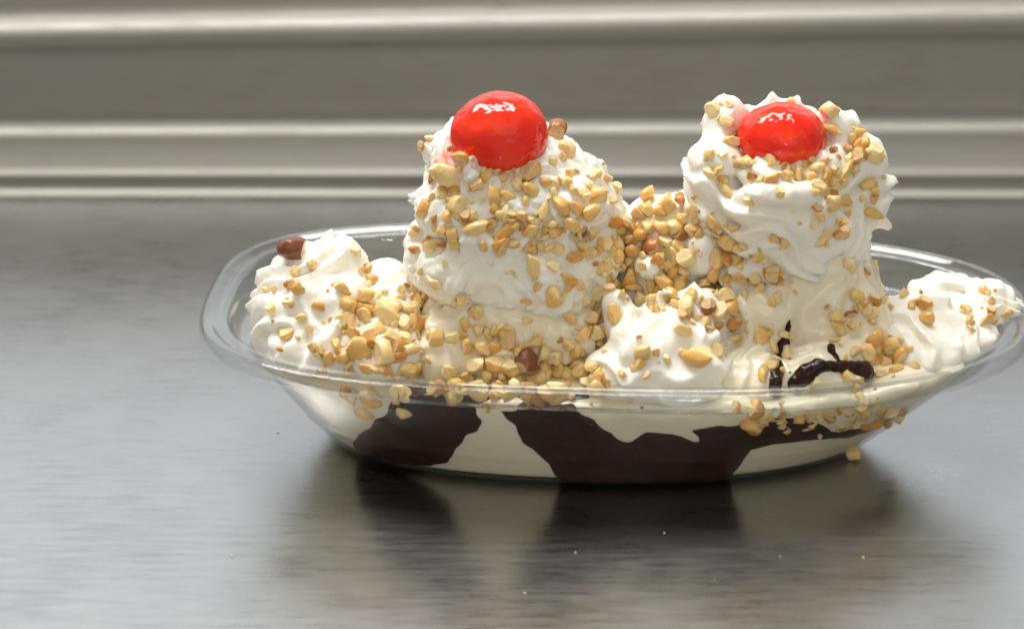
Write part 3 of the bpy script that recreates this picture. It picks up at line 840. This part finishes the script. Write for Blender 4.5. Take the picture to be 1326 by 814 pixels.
CL['capR'] = [(922, 143, 24, .7), (943, 138, 18, .8), (943, 160, 26, .7), (983, 127, 32, 1.9), (1022, 135, 15, .9), (1074, 145, 26, .7), (1078, 166, 30, 1.4), (950, 184, 32, .8), (960, 173, 14, .6), (918, 200, 20, .8), (930, 219, 22, .9), (941, 249, 32, .7),
    (971, 213, 22, .8), (996, 208, 20, .8), (975, 226, 15, .7), (986, 233, 16, .1), (999, 230, 22, 1.4), (1033, 228, 38, .7), (1041, 214, 16, 1.2), (1060, 243, 30, 1.2), (1060, 218, 20, 1), (1078, 263, 26, .6), (1079, 244, 26, .8), (1094, 257, 22, 1),
    (1094, 222, 36, 1.8), (1106, 219, 18, .9), (1124, 238, 26, 1.3), (1132, 256, 17, 1.8), (1129, 275, 30, 1.5), (1132, 200, 30, .6), (1113, 187, 24, 1), (1112, 203, 26, 2.5), (1081, 194, 18, 2.5), (1064, 310, 30, 1), (1055, 287, 20, .4), (1015, 314, 26, 1.4),
    (1102, 179, 18, .9), (1018, 228, 18, 1.3), (1050, 230, 18, .9), (1070, 228, 18, 1.4), (1087, 238, 18, .8), (1120, 185, 18, 1.2), (1015, 216, 14, .8), (1098, 205, 20, 1.5), (947, 318, 24, 1.3), (953, 338, 18, 1.6)]
CL['scoopR'] = [(982, 332, 18, 1.8), (958, 361, 24, 1.4), (979, 363, 22, 1.3), (982, 376, 18, .7), (998, 354, 28, 2.2), (1007, 365, 20, 1.5), (1007, 385, 18, .3), (1108, 383, 28, 1.5), (1129, 406, 28, 1.6), (1118, 394, 20, 1.6), (1085, 422, 26, 1.4), (1102, 407, 20, 3),
    (1105, 421, 18, .4), (1082, 408, 18, .6), (951, 438, 16, 1.2), (987, 437, 26, 1.1), (1001, 447, 18, 1), (1019, 459, 24, .4), (988, 483, 30, 1.6), (1016, 433, 16, 1.2), (1100, 345, 20, .6), (1130, 440, 26, 1.5), (1121, 458, 28, 1.5),
    (1134, 468, 26, 1.3), (1136, 450, 20, 1), (1108, 455, 18, 1.6), (1056, 494, 16, .5), (1098, 487, 18, .7), (940, 378, 20, 1.2), (1134, 392, 14, 2.4), (1150, 470, 22, 1.2), (1118, 474, 20, 1.4), (1142, 484, 20, 1)]
CL['rightD'] = [(1196, 393, 24, 1), (1198, 414, 28, 1.4), (1277, 379, 22, 2), (1251, 399, 20, 1.4), (1256, 414, 15, 1.9), (1278, 416, 22, 1.6), (1172, 381, 15, 2.5), (1168, 462, 28, 1.6), (1155, 449, 22, 1.2), (1160, 478, 20, 1.2), (1182, 474, 18, .9), (1305, 405, 18, 1.5), (1282, 402, 14, .8)]
CL['leftD'] = [(402, 342, 22, .9), (384, 354, 18, 1), (346, 376, 15, .5), (352, 399, 16, .5), (372, 430, 28, 1.8), (392, 410, 14, .6), (412, 398, 17, .7), (462, 328, 22, 1), (480, 364, 28, 2)]
CL['heapL'] = [(442, 376, 22, 1.3), (469, 382, 26, 1.1), (444, 395, 22, 1.4), (444, 410, 32, 1), (449, 421, 28, 1.4), (473, 401, 24, 1.2), (461, 405, 14, 1), (473, 413, 24, 1.4), (500, 414, 40, 1), (508, 396, 30, .9), (519, 387, 15, 2), (537, 381, 20, 1.6), (538, 391, 22, .9),
    (530, 403, 26, .2), (536, 424, 28, 1.2), (520, 424, 20, .6), (484, 431, 36, 1.1), (507, 437, 28, 1), (466, 451, 40, 1.2), (484, 446, 18, 2.6), (497, 457, 28, .5), (512, 449, 20, 1.6), (531, 453, 34, .9), (527, 477, 26, 1.5), (545, 475, 26, .4), (479, 475, 32, .8),
    (502, 477, 18, 1.2), (433, 451, 36, 1), (442, 462, 22, .8), (425, 464, 20, .6), (457, 432, 22, 1.2), (455, 470, 20, 1), (515, 465, 20, 1.2), (490, 400, 20, 1.3), (455, 395, 18, 1.5), (525, 440, 20, 1.5)]
CL['frontD'] = [(833, 457, 24, 1.5), (850, 457, 13, .9), (829, 471, 20, .7), (904, 465, 38, .6), (926, 452, 24, 1.9), (781, 492, 20, .9), (885, 428, 26, .7)]
LAB = {'capL': ('the craggy cream cap', 'peanuts on the craggy cream cap'),
       'scoopL': ('the ice cream under the craggy cap', 'peanuts on the bare ice cream of the craggy-capped scoop'),
       'front': ('the loose heap along the near rim', 'peanut heap at the near rim'),
       'mound': ('the nutty mound between the scoops', 'peanuts on the middle mound'),
       'capR': ('the swooping cream cap', 'peanuts on the swooping cream cap'),
       'scoopR': ('the chocolate-dripped scoop', 'peanuts on the chocolate-dripped scoop'),
       'rightD': ('the broad soft cream dollop', 'peanuts on the broad cream dollop'),
       'leftD': ('the torn cream dollop', 'peanuts on the torn cream dollop'),
       'heapL': ('the heap beside the torn cream dollop', 'peanut heap beside the torn dollop'),
       'frontD': ('the curled cream dollop', 'peanuts in the curled cream dollop')}
count = 0
small = []; placed = {}
for key, lst in CL.items():
    for it in lst:
        if it[2] < 16 or count >= 292:
            small.append(it); continue
        heap = key in ('front', 'heapL', 'mound')
        o = nut(it[0], it[1], it[2], it[3] - .1 + rn.gauss(0, .5), sink=.14 if heap else .26, lift=rn.uniform(0, .12) if heap else 0)
        if o is None: continue
        zs = placed.setdefault(key, []); zs.append((o, it[2], it[3])); count += 1
TW = ['pale yellow', 'light golden', 'golden', 'deep amber', 'toasted brown', 'dark brown']
SW = lambda z: 'tiny' if z < 18 else 'small' if z < 22 else 'medium' if z < 27 else 'large' if z < 34 else 'huge'
for key, zs in placed.items():
    hs = sorted(o.matrix_world.translation.z for o, a, b in zs)
    for o, a, b in zs:
        f = hs.index(o.matrix_world.translation.z) / max(1, len(hs) - 1)
        tw = TW[max(0, min(5, int(round(b * 1.15))))]
        hw = ('at the top of', 'high on', 'halfway up', 'low on', 'at the foot of')[min(4, int((1 - f) * 5))]
        dm = o.dimensions; r1 = sorted(dm)[1] / max(dm); r2 = min(dm) / max(dm)
        sh = 'long' if r1 < .68 else 'flat' if r2 < .52 else 'blocky' if r1 > .86 else 'angular'
        tag(o, f'{SW(a)} {sh} {tw} peanut {hw} {LAB[key][0]}', 'peanut', LAB[key][1])
for px, py, sz, tn, lb in [(381, 329, 38, 4.2, 'big chunk with dark brown skin on top of the torn cream dollop'),
                           (722, 174, 30, 3.4, 'pinkish brown skinned piece leaning against the more exposed cherry'),
                           (680, 468, 36, 4.3, 'dark-skinned halved piece upright in the heap at the near rim'),
                           (1087, 301, 24, 2.2, 'pale cut piece edged with brown skin on the swooping cream cap')]:
    o = nut(px, py, sz, tn, sink=.05, slim=False)
    if o: tag(o, lb, 'nut')
# the piece that fell on the counter
o = bpy.data.objects.new('fallen_peanut', NUTS[4]); COL.objects.link(o)
pf = cam_pos + ray(1105, 596) * (cam_pos[2] / -ray(1105, 596)[2])
s = .46
o.matrix_world = Matrix.Translation(Vector((pf[0], pf[1], .17)) * CM) @ Euler((.3, 1.2, .4)).to_matrix().to_4x4() @ Matrix.Diagonal((s, s, s, 1))
o.color = (*tone_col(1.2), 1)
tag(o, 'single fallen peanut piece lying on the counter against the hull', 'peanut')

# small crumbs and the peanuts pressed against the inside of the hull, too many to count
def joined(name, items, label, tone):
    bm = bmesh.new()
    for me, mtx in items:
        k = len(bm.verts); bm.from_mesh(me); bm.verts.ensure_lookup_table()
        for v in bm.verts[k:]: v.co = mtx @ v.co
    me = bpy.data.meshes.new(name); bm.to_mesh(me); bm.free()
    o = link_mesh(name, me, M['nut']); me.materials.append(M['nut_cut']); o.color = (*tone_col(tone), 1)
    tag(o, label, 'peanut crumbs', kind='stuff')
    return o
items = []
for it in small:
    p, n = hit(it[0], it[1])
    if p is None: continue
    s = it[2] / PXCM
    items.append((rn.choice(NUTS), Matrix.Translation((p + n * s * .1) * CM) @ Euler((rn.uniform(0, 6), rn.uniform(0, 6), 0)).to_matrix().to_4x4() @ Matrix.Diagonal((s, s, s, 1))))
for key, lst in CL.items():
    for it in lst:
        for k in range(rn.choice((1, 2, 2, 3))):
            p, n = hit(it[0] + rn.gauss(0, 17), it[1] + rn.gauss(0, 13))
            if p is None or p.z < 2: continue
            s = rn.choice((rn.uniform(.10, .2), rn.uniform(.2, .36)))
            items.append((rn.choice(NUTS), Matrix.Translation((p + n * s * .12) * CM) @ Euler((rn.uniform(0, 6), rn.uniform(0, 6), 0)).to_matrix().to_4x4() @ Matrix.Diagonal((s, s * rn.uniform(.5, 1), s, 1))))
reg = [(945, 528, 1165, 556, 76), (420, 505, 540, 530, 14), (560, 500, 780, 512, 16)]
for x0, y0, x1, y1, n_ in reg:
    for k in range(n_):
        px = rn.uniform(x0, x1); py = rn.uniform(y0, y1)
        if x0 == 945: py -= max(0, (px - 1060)) * .16
        w = hull_hit(px, py)
        if w[2] <= 0: continue
        dd = ray(px, py); s = rn.uniform(.34, .58)
        for _ in range(40):
            if hull_d(w[None])[0] < -(.30 * s + .03): break
            w = w + dd * .05
        items.append((rn.choice(NUTS), Matrix.Translation(Vector(w) * CM) @ Euler((rn.uniform(0, 6), rn.uniform(0, 6), 0)).to_matrix().to_4x4() @ Matrix.Diagonal((s, s, s, 1))))
rn.shuffle(items)
a_, b_ = int(len(items) * .3), int(len(items) * .78)
joined('peanut_crumbs', items[:a_], 'pale yellow peanut crumbs scattered among the larger pieces and behind the hull', .5)
joined('peanut_crumbs', items[a_:b_], 'golden peanut crumbs scattered among the larger pieces and behind the hull', 1.5)
joined('peanut_crumbs', items[b_:], 'toasted brown peanut crumbs scattered among the larger pieces and behind the hull', 2.6)
specks = []
for px, py in [(680, 768), (745, 715), (1010, 720), (1118, 722), (925, 750), (360, 560), (300, 720), (1240, 590), (860, 690)]:
    d_ = ray(px, py); w = cam_pos + d_ * (-cam_pos[2] / d_[2]); z = rn.uniform(.03, .07)
    specks.append((rn.choice(NUTS), Matrix.Translation(Vector((w[0], w[1], z * .3)) * CM) @ Matrix.Diagonal((z, z, z, 1))))
joined('nut_dust', specks, 'tiny pale specks of nut dust on the steel counter', .2)
print('nuts', count, 'small', len(small))
